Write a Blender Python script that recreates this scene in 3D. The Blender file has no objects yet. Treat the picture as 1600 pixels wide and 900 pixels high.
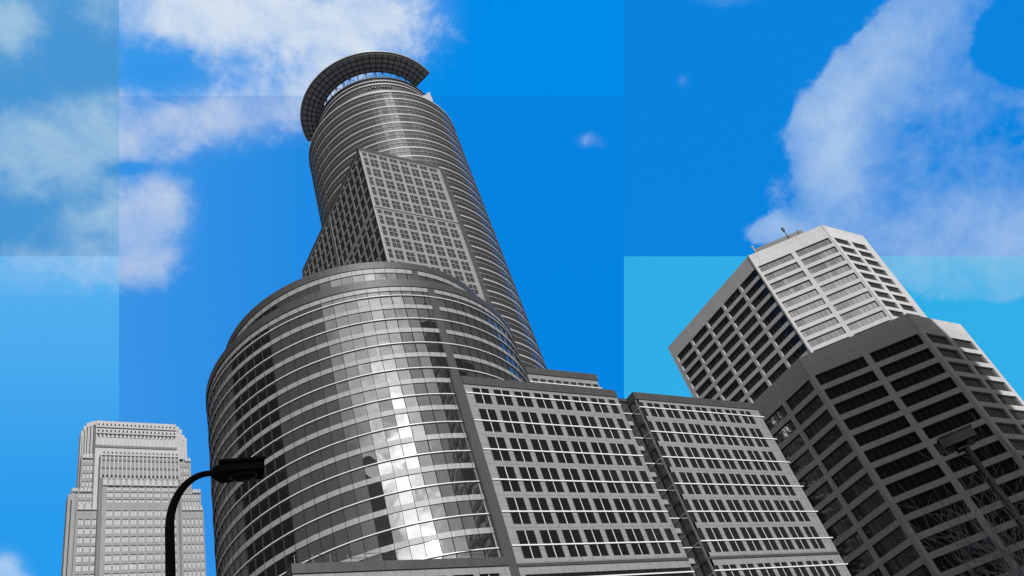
import bpy, math, random
from mathutils import Vector, Matrix
R = math.radians
S = bpy.context.scene
COL = S.collection

# ------------------------------------------------------------------ camera
YAW, PITCH, ROLL, FPX = R(47.90700652), R(39.68493586), R(-20.86277947), 1328.44462
CAM = Vector((0, 0, 1.7))
fw = Vector((math.cos(PITCH)*math.cos(YAW), math.cos(PITCH)*math.sin(YAW), math.sin(PITCH)))
r0 = Vector((math.sin(YAW), -math.cos(YAW), 0)); u0 = r0.cross(fw)
rt = math.cos(ROLL)*r0 + math.sin(ROLL)*u0
up = -math.sin(ROLL)*r0 + math.cos(ROLL)*u0
cd = bpy.data.cameras.new('camera'); cam = bpy.data.objects.new('camera', cd); COL.objects.link(cam)
cam.matrix_world = Matrix(((rt.x, up.x, -fw.x, CAM.x), (rt.y, up.y, -fw.y, CAM.y), (rt.z, up.z, -fw.z, CAM.z), (0, 0, 0, 1)))
cd.sensor_width = 36; cd.lens = FPX*36/1600; cd.clip_start = 0.1; cd.clip_end = 6000
S.camera = cam
S.view_settings.view_transform = 'Standard'; S.view_settings.look = 'None'
S.view_settings.exposure = 0; S.view_settings.gamma = 1
S.view_settings.use_curve_mapping = False

# ------------------------------------------------------------------ sun
SAZ, SEL = R(-101), R(25)
sdir = Vector((math.cos(SAZ)*math.cos(SEL), math.sin(SAZ)*math.cos(SEL), math.sin(SEL)))
sl = bpy.data.lights.new('sun', 'SUN'); sl.energy = 3.7; sl.angle = R(0.5); sl.color = (1, .985, .965)
so = bpy.data.objects.new('sun', sl); COL.objects.link(so)
so.rotation_euler = sdir.to_track_quat('Z', 'Y').to_euler()

# ------------------------------------------------------------------ world: one sky for camera, light and reflections
W = bpy.data.worlds.new('World'); S.world = W; W.use_nodes = True
nt = W.node_tree; nt.nodes.clear()
def nn(t, **k):
    n = nt.nodes.new(t)
    for a, b in k.items(): setattr(n, a, b)
    return n
def put(sock, v):
    if isinstance(v, bpy.types.NodeSocket): nt.links.new(v, sock)
    else: sock.default_value = v
def m(op, a, b=None, c=None, clamp=False):
    n = nn('ShaderNodeMath', operation=op, use_clamp=clamp); put(n.inputs[0], a)
    if b is not None: put(n.inputs[1], b)
    if c is not None: put(n.inputs[2], c)
    return n.outputs[0]
def sstep(x, lo, hi, a=0., b=1.):
    n = nn('ShaderNodeMapRange', interpolation_type='SMOOTHSTEP'); put(n.inputs[0], x)
    for i, v in enumerate((lo, hi, a, b)): n.inputs[i+1].default_value = v
    return n.outputs[0]
def mixc(f, a, b):
    n = nn('ShaderNodeMix', data_type='RGBA'); put(n.inputs[0], f)
    for i, v in ((6, a), (7, b)):
        if isinstance(v, tuple): v = (*v, 1) if len(v) == 3 else v
        put(n.inputs[i], v)
    return n.outputs[2]
def dot(v, d):
    n = nn('ShaderNodeVectorMath', operation='DOT_PRODUCT'); put(n.inputs[0], v); n.inputs[1].default_value = tuple(d); return n.outputs['Value']
dirv = nn('ShaderNodeTexCoord').outputs['Generated']
sky = nn('ShaderNodeTexSky', sky_type='NISHITA'); sky.sun_disc = False
sky.sun_elevation = SEL; sky.sun_rotation = math.pi/2 - SAZ; sky.air_density = 1.0; sky.dust_density = 0.6
bw = nn('ShaderNodeRGBToBW'); nt.links.new(sky.outputs[0], bw.inputs[0]); skyl = bw.outputs[0]
f_ = dot(dirv, fw); fg = m('MAXIMUM', f_, .05)
U = m('DIVIDE', dot(dirv, rt), fg); V = m('DIVIDE', dot(dirv, -up), fg)      # gnomonic chart of the north-eastern sky
def noise(scale, detail, rough=.55, dist=0., off=(0, 0, 0), stretch=None):
    mp = nn('ShaderNodeMapping'); nt.links.new(dirv, mp.inputs[0]); mp.inputs['Location'].default_value = off
    if stretch: mp.inputs['Scale'].default_value = stretch
    n = nn('ShaderNodeTexNoise'); nt.links.new(mp.outputs[0], n.inputs['Vector'])
    n.inputs['Scale'].default_value = scale; n.inputs['Detail'].default_value = detail
    n.inputs['Roughness'].default_value = rough; n.inputs['Distortion'].default_value = dist
    return n.outputs['Fac']
def blob(x, y, rx, ry, w=1., ang=0.):
    cx, cy = (x-800)/FPX, (y-450)/FPX; rx /= FPX; ry /= FPX; c, s = math.cos(R(ang)), math.sin(R(ang))
    a = m('SUBTRACT', U, cx); b = m('SUBTRACT', V, cy)
    p = m('MULTIPLY_ADD', a, c/rx, m('MULTIPLY', b, s/rx)); q = m('MULTIPLY_ADD', a, -s/ry, m('MULTIPLY', b, c/ry))
    d2 = m('ADD', m('MULTIPLY', p, p), m('MULTIPLY', q, q))
    return m('MULTIPLY', m('EXPONENT', m('MULTIPLY', d2, -1.)), w)
def total(L):
    t = L[0]
    for k in L[1:]: t = m('ADD', t, k)
    return t
nA = noise(5.2, 9, .56, .4, (3.1, .4, 1.7)); nB = noise(13, 8, .6, .5, (1.1, 4.4, .7))
left = total([blob(430, 35, 200, 70, 1.15, 0), blob(610, 15, 80, 75, .75), blob(330, 185, 170, 52, 1.0, -6), blob(500, 130, 90, 60, .7, -20), blob(245, 310, 42, 42, .85), blob(218, 375, 60, 55, 1.0), blob(205, 262, 60, 16, -.55), blob(280, 330, 40, 50, .5), blob(60, 235, 150, 62, .95),
              blob(10, 40, 55, 75, .85), blob(230, 10, 130, 45, .65), blob(115, 350, 52, 26, .7), blob(285, 88, 80, 40, -.12), blob(50, 425, 170, 40, .85), blob(60, 400, 60, 20, .3),
              blob(5, 905, 38, 42, 1.7), blob(918, 220, 28, 16, .36), blob(1130, -5, 60, 16, .6), blob(1068, 126, 14, 14, .4)])
right = total([blob(1400, 70, 62, 120, 1.15, 35), blob(1305, 190, 60, 85, 1.15, 25), blob(1320, 300, 72, 85, 1.1), blob(1470, 350, 230, 95, 1.05), blob(1210, 362, 46, 26, 1.0), blob(1500, 130, 120, 130, .85),
               blob(1570, 270, 120, 120, .7), blob(1575, 60, 48, 58, -1.3, 30), blob(1490, 10, 70, 30, .5), blob(1530, 435, 140, 36, .85)])
nC = noise(30, 7, .62, .3, (2.2, 9, 5))
nz = m('ADD', m('ADD', m('MULTIPLY', m('SUBTRACT', nA, .5), 1.5), m('MULTIPLY', m('SUBTRACT', nB, .5), 1.35)), m('MULTIPLY', m('SUBTRACT', nC, .5), .9))
dl = m('MULTIPLY', sstep(m('ADD', left, m('MULTIPLY', nz, 1.15)), .16, 1.2), sstep(left, .03, .32))
dr = sstep(m('ADD', right, m('MULTIPLY', nz, .8)), .46, .76)
# patches of differently tinted sky, as bright as the photograph shows them
E1, E2, H1, H2 = (186-800)/FPX, (975-800)/FPX, (149.5-450)/FPX, (400.5-450)/FPX
gx1 = m('GREATER_THAN', U, E1); gx2 = m('GREATER_THAN', U, E2); gy1 = m('GREATER_THAN', V, H1); gy2 = m('GREATER_THAN', V, H2)
def lin(r, g, b): return tuple(((c/255+.055)/1.055)**2.4 if c > 10 else c/255/12.92 for c in (r, g, b))
def pick(A, B, C, D, E, F):
    l = mixc(gy2, A, B); c = mixc(gy1, C, D); r = mixc(gy2, E, F)
    return mixc(gx2, mixc(gx1, l, c), r)
base = pick(lin(72, 152, 216), lin(40, 156, 238), lin(0, 142, 236), lin(4, 134, 228), lin(10, 134, 226), lin(50, 176, 234))
cloud = pick(lin(158, 197, 228), lin(170, 205, 242), lin(218, 230, 244), lin(190, 208, 236), lin(160, 196, 236), lin(140, 196, 232))
# the left side of the sky is paler
pale = sstep(U, -.02, -.62)
base = mixc(m('MULTIPLY', pale, m('MULTIPLY', gx1, .42)), base, lin(96, 176, 242))
base = mixc(m('MULTIPLY', m('SUBTRACT', 1., gx1), m('MULTIPLY', gy2, sstep(V, .30, -.03))), base, lin(84, 178, 242))
veil = m('MULTIPLY', sstep(left, .1, 1.7), .7)
thick = sstep(m('ADD', noise(7, 9, .62, .6, (7, 2, 5)), m('MULTIPLY', m('SUBTRACT', nC, .5), .25)), .30, .66, .50, 1.)
lum = m('MULTIPLY_ADD', m('MULTIPLY', skyl, .10), .25, .93)
north = mixc(m('MAXIMUM', m('MULTIPLY', dl, thick), m('MULTIPLY', veil, sstep(nA, .25, .6, .5, 1.))), base, cloud)
rim = total([blob(1395, 60, 75, 120, .62, 35), blob(1300, 180, 62, 80, .6, 25), blob(1300, 270, 48, 80, .6), blob(1370, 370, 190, 60, .42), blob(1560, 350, 120, 80, .35), blob(1215, 362, 60, 30, .5), blob(1500, 155, 60, 28, .22), blob(1550, 430, 150, 50, .2), blob(1445, 210, 80, 60, -.18)])
thr = m('ADD', m('ADD', .22, m('MULTIPLY', rim, .72)), m('ADD', m('MULTIPLY', m('SUBTRACT', noise(5.5, 9, .6, .5, (1, 8, 3)), .5), 1.2), m('MULTIPLY', m('SUBTRACT', nC, .5), .9)), clamp=True)
north = mixc(m('MULTIPLY', dr, thr), north, mixc(gy2, lin(168, 200, 238), lin(150, 200, 234)))
sc = nn('ShaderNodeVectorMath', operation='SCALE'); nt.links.new(north, sc.inputs[0]); nt.links.new(lum, sc.inputs['Scale'])
# the southern sky: grey with broken cloud, brightening around the sun
g1 = noise(3.0, 8, .58, .5, (.3, 5, 2)); g2 = noise(8.5, 7, .6, .5, (4, 1, 2))
sd = dot(dirv, sdir)
azd = dot(dirv, Vector((math.cos(R(-104)), math.sin(R(-104)), .55)).normalized())
cl = sstep(m('ADD', m('ADD', m('MULTIPLY', g1, .75), m('MULTIPLY', g2, .45)), m('MULTIPLY', sstep(azd, .80, .99), .30)), .66, .88)
greysky = m('MULTIPLY_ADD', skyl, .03, .055)
cloudl = m('ADD', .24, m('MULTIPLY', sstep(azd, .75, .99), .42))
gl = m('ADD', m('MULTIPLY', greysky, m('SUBTRACT', 1., cl)), m('MULTIPLY', cl, cloudl))
gd = m('MAXIMUM', dot(dirv, Vector((math.cos(R(-106))*math.cos(R(24)), math.sin(R(-106))*math.cos(R(24)), math.sin(R(24))))), 0.)
def sdv(az, el): return Vector((math.cos(R(az))*math.cos(R(el)), math.sin(R(az))*math.cos(R(el)), math.sin(R(el))))
def lobe(az, el, p, w): return m('MULTIPLY', m('POWER', m('MAXIMUM', dot(dirv, sdv(az, el)), 0.), p), w)
g3 = noise(26, 7, .6, .4, (5, 2, 8))
irr = m('ADD', m('MULTIPLY', m('SUBTRACT', g2, .5), 1.1), m('MULTIPLY', m('SUBTRACT', g3, .5), .9))
tex = sstep(m('ADD', m('MULTIPLY', g2, .5), m('MULTIPLY', g3, .5)), .36, .64, .45, 1.2)
glare = sstep(m('ADD', lobe(-108, 21, 16., 1.), irr), .56, .86, 0., 1.1)
upper = sstep(m('ADD', m('MAXIMUM', lobe(-104, 33, 16., 1.), lobe(-101, 44, 16., .93)), irr), .52, 1.05, 0., .5)
halo = m('ADD', glare, m('MULTIPLY', total([upper, lobe(-112, 32, 14., .17), lobe(-70, 52, 30., .26)]), tex))
gl = m('ADD', gl, halo)
gc = nn('ShaderNodeCombineColor')
for i in range(3): nt.links.new(gl, gc.inputs[i])
fin = mixc(sstep(f_, .765, .82), gc.outputs[0], sc.outputs[0])
s10 = nn('ShaderNodeVectorMath', operation='SCALE'); nt.links.new(fin, s10.inputs[0]); s10.inputs['Scale'].default_value = 10
bg = nn('ShaderNodeBackground'); nt.links.new(s10.outputs[0], bg.inputs[0]); bg.inputs[1].default_value = .1
wo = nn('ShaderNodeOutputWorld'); nt.links.new(bg.outputs[0], wo.inputs[0])
W.cycles.sampling_method = 'MANUAL'; W.cycles.sample_map_resolution = 512

# ------------------------------------------------------------------ materials
def newmat(name):
    mt = bpy.data.materials.new(name); mt.use_nodes = True
    return mt, mt.node_tree, mt.node_tree.nodes['Principled BSDF']
def stone(name, col, var=.12, rough=.8, joints=None, jw=.03, bump=.15, scale=.35, streak=.1, metal=0., jcol=.45, joff=0.):
    """stone or concrete: mottling, vertical weather streaks and (optionally) the joints between panels"""
    mt, t, b = newmat(name); N = t.nodes; L = t.links
    def mm(op, a, b_=None):
        n = N.new('ShaderNodeMath'); n.operation = op
        for i, v in enumerate((a, b_)):
            if v is None: continue
            if isinstance(v, bpy.types.NodeSocket): L.new(v, n.inputs[i])
            else: n.inputs[i].default_value = v
        return n.outputs[0]
    g = N.new('ShaderNodeNewGeometry')
    n1 = N.new('ShaderNodeTexNoise'); n1.inputs['Scale'].default_value = scale; n1.inputs['Detail'].default_value = 8; n1.inputs['Roughness'].default_value = .65
    L.new(g.outputs['Position'], n1.inputs['Vector'])
    mp = N.new('ShaderNodeMapping'); mp.inputs['Scale'].default_value = (2.2, 2.2, .12); L.new(g.outputs['Position'], mp.inputs[0])
    n2 = N.new('ShaderNodeTexNoise'); n2.inputs['Scale'].default_value = 1.; n2.inputs['Detail'].default_value = 5; L.new(mp.outputs[0], n2.inputs['Vector'])
    f = mm('ADD', mm('MULTIPLY', mm('SUBTRACT', n1.outputs['Fac'], .5), var*4), mm('MULTIPLY', mm('SUBTRACT', n2.outputs['Fac'], .5), streak*4))
    f = mm('ADD', f, 1.)
    if joints:
        cr = N.new('ShaderNodeVectorMath'); cr.operation = 'CROSS_PRODUCT'; cr.inputs[0].default_value = (0, 0, 1); L.new(g.outputs['True Normal'], cr.inputs[1])
        dt = N.new('ShaderNodeVectorMath'); dt.operation = 'DOT_PRODUCT'; L.new(cr.outputs[0], dt.inputs[0]); L.new(g.outputs['Position'], dt.inputs[1])
        sp = N.new('ShaderNodeSeparateXYZ'); L.new(g.outputs['Position'], sp.inputs[0])
        for v, pitch, off in ((dt.outputs['Value'], joints[0], joff), (sp.outputs[2], joints[1], .3)):
            if not pitch: continue
            fr = mm('FRACT', mm('DIVIDE', mm('ADD', v, 1000*pitch+off), pitch))
            f = mm('MULTIPLY', f, mm('SUBTRACT', 1., mm('MULTIPLY', mm('LESS_THAN', fr, jw/pitch), 1-jcol)))
            fl = mm('FLOOR', mm('DIVIDE', mm('ADD', v, 1000*pitch+off), pitch))
            wn = N.new('ShaderNodeTexWhiteNoise'); wn.noise_dimensions = '1D'; L.new(fl, wn.inputs['W'])
            f = mm('MULTIPLY', f, mm('ADD', .96, mm('MULTIPLY', wn.outputs['Value'], .08)))
    cm = N.new('ShaderNodeVectorMath'); cm.operation = 'SCALE'; cm.inputs[0].default_value = (col, col, col*1.005); L.new(f, cm.inputs['Scale'])
    L.new(cm.outputs[0], b.inputs['Base Color'])
    b.inputs['Roughness'].default_value = rough; b.inputs['Metallic'].default_value = metal
    if bump:
        bp = N.new('ShaderNodeBump'); bp.inputs['Strength'].default_value = bump; bp.inputs['Distance'].default_value = .05
        n3 = N.new('ShaderNodeTexNoise'); n3.inputs['Scale'].default_value = 3; n3.inputs['Detail'].default_value = 6; L.new(g.outputs['Position'], n3.inputs['Vector'])
        L.new(n3.outputs['Fac'], bp.inputs['Height']); L.new(bp.outputs[0], b.inputs['Normal'])
    return mt
def glass(name, refl, base=.01, rough=.02, wav=.02, var=.0, graze=1.15):
    """coated window glass: a grey mirror layer over a dark interior"""
    mt, t, b = newmat(name); N = t.nodes; L = t.links
    out = N['Material Output']
    b.inputs['Base Color'].default_value = (base, base, base, 1); b.inputs['Roughness'].default_value = .5; b.inputs['Specular IOR Level'].default_value = .2
    gs = N.new('ShaderNodeBsdfGlossy'); gs.inputs['Roughness'].default_value = rough; gs.inputs['Color'].default_value = (.92, .92, .92, 1)
    lw = N.new('ShaderNodeLayerWeight'); lw.inputs['Blend'].default_value = .3
    mr = N.new('ShaderNodeMapRange'); L.new(lw.outputs['Fresnel'], mr.inputs[0]); mr.inputs[3].default_value = refl; mr.inputs[4].default_value = refl*graze
    mx = N.new('ShaderNodeMixShader'); L.new(b.outputs[0], mx.inputs[1]); L.new(gs.outputs[0], mx.inputs[2])
    fac = mr.outputs[0]
    g = N.new('ShaderNodeNewGeometry')
    if var:
        ri = N.new('ShaderNodeMath'); ri.operation = 'MULTIPLY_ADD'; L.new(g.outputs['Random Per Island'], ri.inputs[0]); ri.inputs[1].default_value = var; ri.inputs[2].default_value = 1-var/2
        mu = N.new('ShaderNodeMath'); mu.operation = 'MULTIPLY'; L.new(fac, mu.inputs[0]); L.new(ri.outputs[0], mu.inputs[1]); fac = mu.outputs[0]
    L.new(fac, mx.inputs[0])
    L.new(mx.outputs[0], out.inputs['Surface'])
    n3 = N.new('ShaderNodeTexNoise'); n3.inputs['Scale'].default_value = .4; n3.inputs['Detail'].default_value = 1; L.new(g.outputs['Position'], n3.inputs['Vector'])
    bp = N.new('ShaderNodeBump'); bp.inputs['Strength'].default_value = 1; bp.inputs['Distance'].default_value = wav
    L.new(n3.outputs['Fac'], bp.inputs['Height']); L.new(bp.outputs[0], gs.inputs['Normal'])
    return mt
def plain(name, col, rough=.5, metal=0.):
    return stone(name, col, .05, rough, None, bump=0, streak=.04, metal=metal)
M = dict(
    drumglass=glass('drum_glass', .46, .02, .012, .012, .22, graze=.5), towerglass=glass('tower_glass', .30, .035, .03, .012, .2, graze=.28),
    dark=glass('dark_window_glass', .07, .006, .03, .006, .9), deep=glass('black_window_glass', .035, .005, .05, .006, .6), mid=glass('grey_window_glass', .12, .035, .05, .008, .25), pale=glass('pale_window_glass', .25, .5, .08, .01, .3), limelight=stone('crown_limestone', .42, .07, .8, None, bump=.1),  # pale: bright sky reflection painted into the light base colour
    band=stone('spandrel_metal', .29, .06, .5, None, bump=.04, streak=.08, metal=.05), bar=plain('white_glazing_bar', .78, .35),
    joint=plain('dark_joint', .015, .95), pane=plain('unlit_window', .012, .75), coping=stone('dark_coping_metal', .075, .06, .45, (1.52, 0), .05, .05, streak=.08, metal=.2),
    towerband=plain('pale_band_metal', .46, .4, .2), granite=stone('grey_granite', .245, .07, .6, (1.51, 1.353), .045, .1, .9, .06, joff=.25),
    blockstone=stone('tower_granite', .25, .06, .7, (2.05, 1.38), .06, .1, .9, .06), usstone=stone('pale_precast_concrete', .49, .06, .85, (12.6, 3.975), .05, .2, .5, .10, jcol=.8),
    usdark=plain('window_frame_dark', .06, .5), lime=stone('pale_limestone', .265, .07, .8, (2.76, 1.77), .08, .1, .6, .08, jcol=.75), limedark=stone('weathered_limestone', .16, .08, .8, bump=.1),
    black=plain('black_paint', .009, .65), lens=plain('lamp_lens', .02, .5), bark=stone('grey_bark', .36, .2, .9, None, bump=.6, scale=6, streak=.2),
    asphalt=stone('asphalt', .05, .15, .9, None, bump=.3, scale=1.5, streak=0), paving=stone('concrete_paving', .3, .1, .9, (1.5, 0), .02, .2, 1., 0), paint=plain('road_paint', .75, .7),
    halo=stone('halo_panel', .5, .08, .6, None, bump=.05, streak=0), truss=plain('dark_steel', .05, .5), roof=plain('roof_gravel', .12, .9), concrete=stone('concrete_wall', .26, .08, .85, (3., 3.9), .05, .1))

M['black'].node_tree.nodes['Principled BSDF'].inputs['Specular IOR Level'].default_value = .15
# ------------------------------------------------------------------ mesh helpers
class MB:
    def __init__(s): s.v = []; s.f = []; s.mi = []; s.mats = []
    def mat(s, mt):
        if mt not in s.mats: s.mats.append(mt)
        return s.mats.index(mt)
    def face(s, pts, mt):
        i = len(s.v); s.v += [tuple(p) for p in pts]; s.f.append(tuple(range(i, i+len(pts)))); s.mi.append(s.mat(mt))
    def box(s, x0, x1, y0, y1, z0, z1, mt):
        s.obox(Vector((x0, y0, z0)), Vector((x1-x0, 0, 0)), Vector((0, y1-y0, 0)), Vector((0, 0, z1-z0)), mt)
    def obox(s, o, a, b, c, mt):
        i = len(s.v); P = [o, o+a, o+a+b, o+b]; P += [p+c for p in P]; s.v += [tuple(p) for p in P]
        fl = [(0, 3, 2, 1), (4, 5, 6, 7), (0, 1, 5, 4), (1, 2, 6, 5), (2, 3, 7, 6), (3, 0, 4, 7)]
        if a.cross(b).dot(c) < 0: fl = [f[::-1] for f in fl]
        s.f += [tuple(i+k for k in f) for f in fl]; s.mi += [s.mat(mt)]*6
    def tube(s, pts, rad, mt, n=8, cap=True):
        rad = rad if isinstance(rad, (list, tuple)) else [rad]*len(pts)
        i = len(s.v); pts = [Vector(p) for p in pts]; pa = None
        for k, p in enumerate(pts):
            d = (pts[min(k+1, len(pts)-1)] - pts[max(k-1, 0)]).normalized()
            if pa is None: a = d.orthogonal().normalized()
            else: a = (pa - d*pa.dot(d)).normalized()
            pa = a; b = d.cross(a)
            for j in range(n):
                t = 2*math.pi*j/n; s.v.append(tuple(p + (a*math.cos(t) + b*math.sin(t))*rad[k]))
        mi = s.mat(mt)
        for k in range(len(pts)-1):
            for j in range(n):
                s.f.append((i+k*n+j, i+k*n+(j+1) % n, i+(k+1)*n+(j+1) % n, i+(k+1)*n+j)); s.mi.append(mi)
        if cap:
            s.f.append(tuple(i+j for j in range(n))[::-1]); s.mi.append(mi)
            s.f.append(tuple(i+(len(pts)-1)*n+j for j in range(n))); s.mi.append(mi)
    def ring(s, c, r0, r1, z0, z1, a0, a1, n, mt, caps=True):
        """solid ring segment between radii r0 < r1 and angles a0..a1 (degrees)"""
        full = abs(a1-a0) >= 359.9
        A = [R(a0+(a1-a0)*k/n) for k in range(n+1)]; i = len(s.v); mi = s.mat(mt)
        for a in A:
            for r, z in ((r0, z0), (r1, z0), (r1, z1), (r0, z1)): s.v.append((c[0]+r*math.cos(a), c[1]+r*math.sin(a), z))
        for k in range(n):
            for j in range(4):
                p, q = i+4*k+j, i+4*k+(j+1) % 4; s.f.append((p, p+4, q+4, q)[::-1]); s.mi.append(mi)
        if not full and caps:
            s.f.append((i, i+1, i+2, i+3)); s.f.append((i+4*n+3, i+4*n+2, i+4*n+1, i+4*n)); s.mi += [mi]*2
    def build(s, name, parent=None, smooth=False):
        me = bpy.data.meshes.new(name); me.from_pydata(s.v, [], s.f)
        for mt in s.mats: me.materials.append(mt)
        me.polygons.foreach_set('material_index', s.mi)
        if smooth: me.polygons.foreach_set('use_smooth', [True]*len(s.f))
        me.update(); o = bpy.data.objects.new(name, me); COL.objects.link(o)
        if parent: o.parent = parent; o.matrix_parent_inverse = Matrix.Translation(-parent.location)
        return o
def thing(name, label, cat, loc, group=None):
    o = bpy.data.objects.new(name, None); COL.objects.link(o); o.location = loc; o.empty_display_size = .5
    o['label'] = label; o['category'] = cat
    if group: o['group'] = group
    return o
def struct(name, mb): o = mb.build(name); o['kind'] = 'structure'; return o

def facade(mb, P, u, n, width, z0, z1, holes, depth, mt, reveal=None):
    """wall sheet from P along u with holes (u0,u1,z0,z1) and real reveals going back along -n"""
    us = sorted({0., width, *[h[0] for h in holes], *[h[1] for h in holes]}); zs = sorted({z0, z1, *[h[2] for h in holes], *[h[3] for h in holes]})
    P = Vector((P[0], P[1], 0)); u = Vector((u[0], u[1], 0)); n = Vector((n[0], n[1], 0)); Z = Vector((0, 0, 1))
    flip = u.cross(Z).dot(n) < 0
    def q(a, b, c, d, mt):
        L = [a, b, c, d]; mb.face(L[::-1] if flip else L, mt)
    def pt(a, z, d=0.): return P+u*a+Z*z-n*d
    hs = {}
    for h in holes:
        for i, a in enumerate(us[:-1]):
            if h[0]-1e-6 <= a < h[1]-1e-6:
                for j, z in enumerate(zs[:-1]):
                    if h[2]-1e-6 <= z < h[3]-1e-6: hs[(i, j)] = 1
    for j in range(len(zs)-1):
        i = 0
        while i < len(us)-1:
            if (i, j) in hs: i += 1; continue
            k = i
            while k+1 < len(us)-1 and (k+1, j) not in hs: k += 1
            q(pt(us[i], zs[j]), pt(us[k+1], zs[j]), pt(us[k+1], zs[j+1]), pt(us[i], zs[j+1]), mt); i = k+1
    rm = reveal or mt
    for a, b, c, d in holes:
        q(pt(a, c), pt(b, c), pt(b, c, depth), pt(a, c, depth), rm) if False else None
        for A, B in (((a, c), (b, c)), ((b, c), (b, d)), ((b, d), (a, d)), ((a, d), (a, c))):
            q(pt(*A, depth), pt(*B, depth), pt(*B), pt(*A), rm)
rnd = random.Random(7)
def window_mesh(P, u, n, h, depth, gm, fm, panes=2, bar=None, fw_=.06, tilt=.004, cross=()):
    """recessed glazing of one opening: every pane slightly out of plane, vertical bars, optional cross bars"""
    mb = MB(); Z = Vector((0, 0, 1)); P = Vector((P[0], P[1], 0)); u = Vector((u[0], u[1], 0)); n = Vector((n[0], n[1], 0))
    a, b, c, d = h; flip = u.cross(Z).dot(n) < 0; w = (b-a)/panes
    zs = [c, *cross, d]
    for k in range(panes):
        for z0, z1 in zip(zs[:-1], zs[1:]):
            ta, tb = rnd.gauss(0, tilt)*w, rnd.gauss(0, tilt)*(z1-z0); L = []
            for (x, z, e) in ((a+k*w, z0, -ta-tb), (a+k*w+w, z0, ta-tb), (a+k*w+w, z1, ta+tb), (a+k*w, z1, -ta+tb)):
                L.append(P+u*x+Z*z-n*(depth-.02-e))
            mb.face(L[::-1] if flip else L, gm)
    for k in range(1, panes): mb.obox(P+u*(a+k*w-fw_/2)+Z*c-n*depth, u*fw_, n*.09, Z*(d-c), fm)
    for z in cross: mb.obox(P+u*a+Z*(z-fw_/2)-n*depth, u*(b-a), n*.12, Z*fw_, fm)
    return mb
def add_windows(root, specs, name='window', limit=100, label=None):
    """specs: (score, MB).  The biggest in view become parts of their own, the rest one part."""
    specs.sort(key=lambda s: -s[0])
    for sc_, mb in specs[:limit]:
        o = mb.build(name, root)
    rest = specs[limit:]
    if rest:
        a = MB()
        for _, mb in rest:
            i = len(a.v); a.v += mb.v
            idx = [a.mat(mt) for mt in mb.mats]
            a.f += [tuple(i+k for k in f) for f in mb.f]; a.mi += [idx[k] for k in mb.mi]
        o = a.build(name, root); o['kind'] = 'stuff'
def score(P, u, h, n):
    c = Vector((P[0]+u[0]*(h[0]+h[1])/2, P[1]+u[1]*(h[0]+h[1])/2, (h[2]+h[3])/2)); d = c-CAM
    return -(d.normalized().dot(Vector((n[0], n[1], 0)))) * (h[1]-h[0])*(h[3]-h[2]) / d.length_squared * (1 if infront(c) else .01)
def infront(p, mrg=.06):
    d = p-CAM; z = d.dot(fw)
    if z <= 0: return False
    x, y = d.dot(rt)/z*FPX/1600, d.dot(up)/z*FPX/900
    return abs(x) < .5+mrg and abs(y) < .5+mrg

FL = 4.06                      # storey height of the round complex
T0 = 57.55                     # head of the second window row of the office blocks

# ------------------------------------------------------------------ ground, road, pavement
g = MB(); g.face([(-3000, -3000, 0), (3000, -3000, 0), (3000, 3000, 0), (-3000, 3000, 0)], M['concrete']); struct('ground', g)
g = MB(); g.box(-400, 400, 6, 20, -.3, .004, M['asphalt']); struct('road', g)
g = MB()
for x in range(-60, 61): g.face([(x*6, 12.9, .008), (x*6+3, 12.9, .008), (x*6+3, 13.05, .008), (x*6, 13.05, .008)], M['paint'])
struct('road_marking', g)
g = MB(); g.box(-400, 400, -6, 5.85, -.3, .13, M['paving']); g.box(-400, 400, 5.85, 6, -.3, .135, M['concrete']); struct('pavement', g)
g = MB(); g.box(-400, 400, 20.15, 68, -.3, .13, M['paving']); g.box(-400, 400, 20, 20.15, -.3, .135, M['concrete']); struct('pavement', g)

# ------------------------------------------------------------------ round glazed building in front (the drum)
DC = (49.95, 93.45); DR = 22.95; NF = 96; DA = 360/NF
def ring_glass(mb, c, r, z0, z1, nf, a0, a1, gm, tl=.012, tz=.005, ph=0.):
    k0, k1 = round((a0-ph)/(360/nf)), round((a1-ph)/(360/nf)); rr = random.Random(int(z0*100)+nf)
    for k in range(k0, k1):
        A, B = R(k*360/nf+ph), R((k+1)*360/nf+ph); t1 = rr.gauss(0, tl)*r*(B-A)/2; t2 = rr.gauss(0, tz)*(z1-z0)/2; L = []
        for a, z, e in ((A, z0, -t1-t2), (B, z0, t1-t2), (B, z1, t1+t2), (A, z1, -t1+t2)): L.append((c[0]+(r+e)*math.cos(a), c[1]+(r+e)*math.sin(a), z))
        mb.face(L, gm)
root = thing('round_office_building', 'broad round office building of mirror glass with pale bands, lower of the two glass cylinders', 'building', (DC[0], DC[1], 0))
AV0, AV1 = 120, 337.5          # the part of the ring that is not inside the block
SLOT = (-91.9, -89.3)          # the dark seam above the corner of the stone block
def band_ring(mb, c, r, z0, z1, proud, mt, n=72, slot=SLOT):
    mb.ring(c, r-.05, r+proud, z0, z1, slot[1]+.0, 60+0., n//2, mt); mb.ring(c, r-.05, r+proud, z0, z1, 120-360+0., slot[0], n//2, mt)
k = -14; lv = []
for k in range(-14, 6):
    sill = T0-3.3+FL*k          # bottom of a window strip of this storey
    top = T0+FL*k
    lv.append((k, sill, top))
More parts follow.
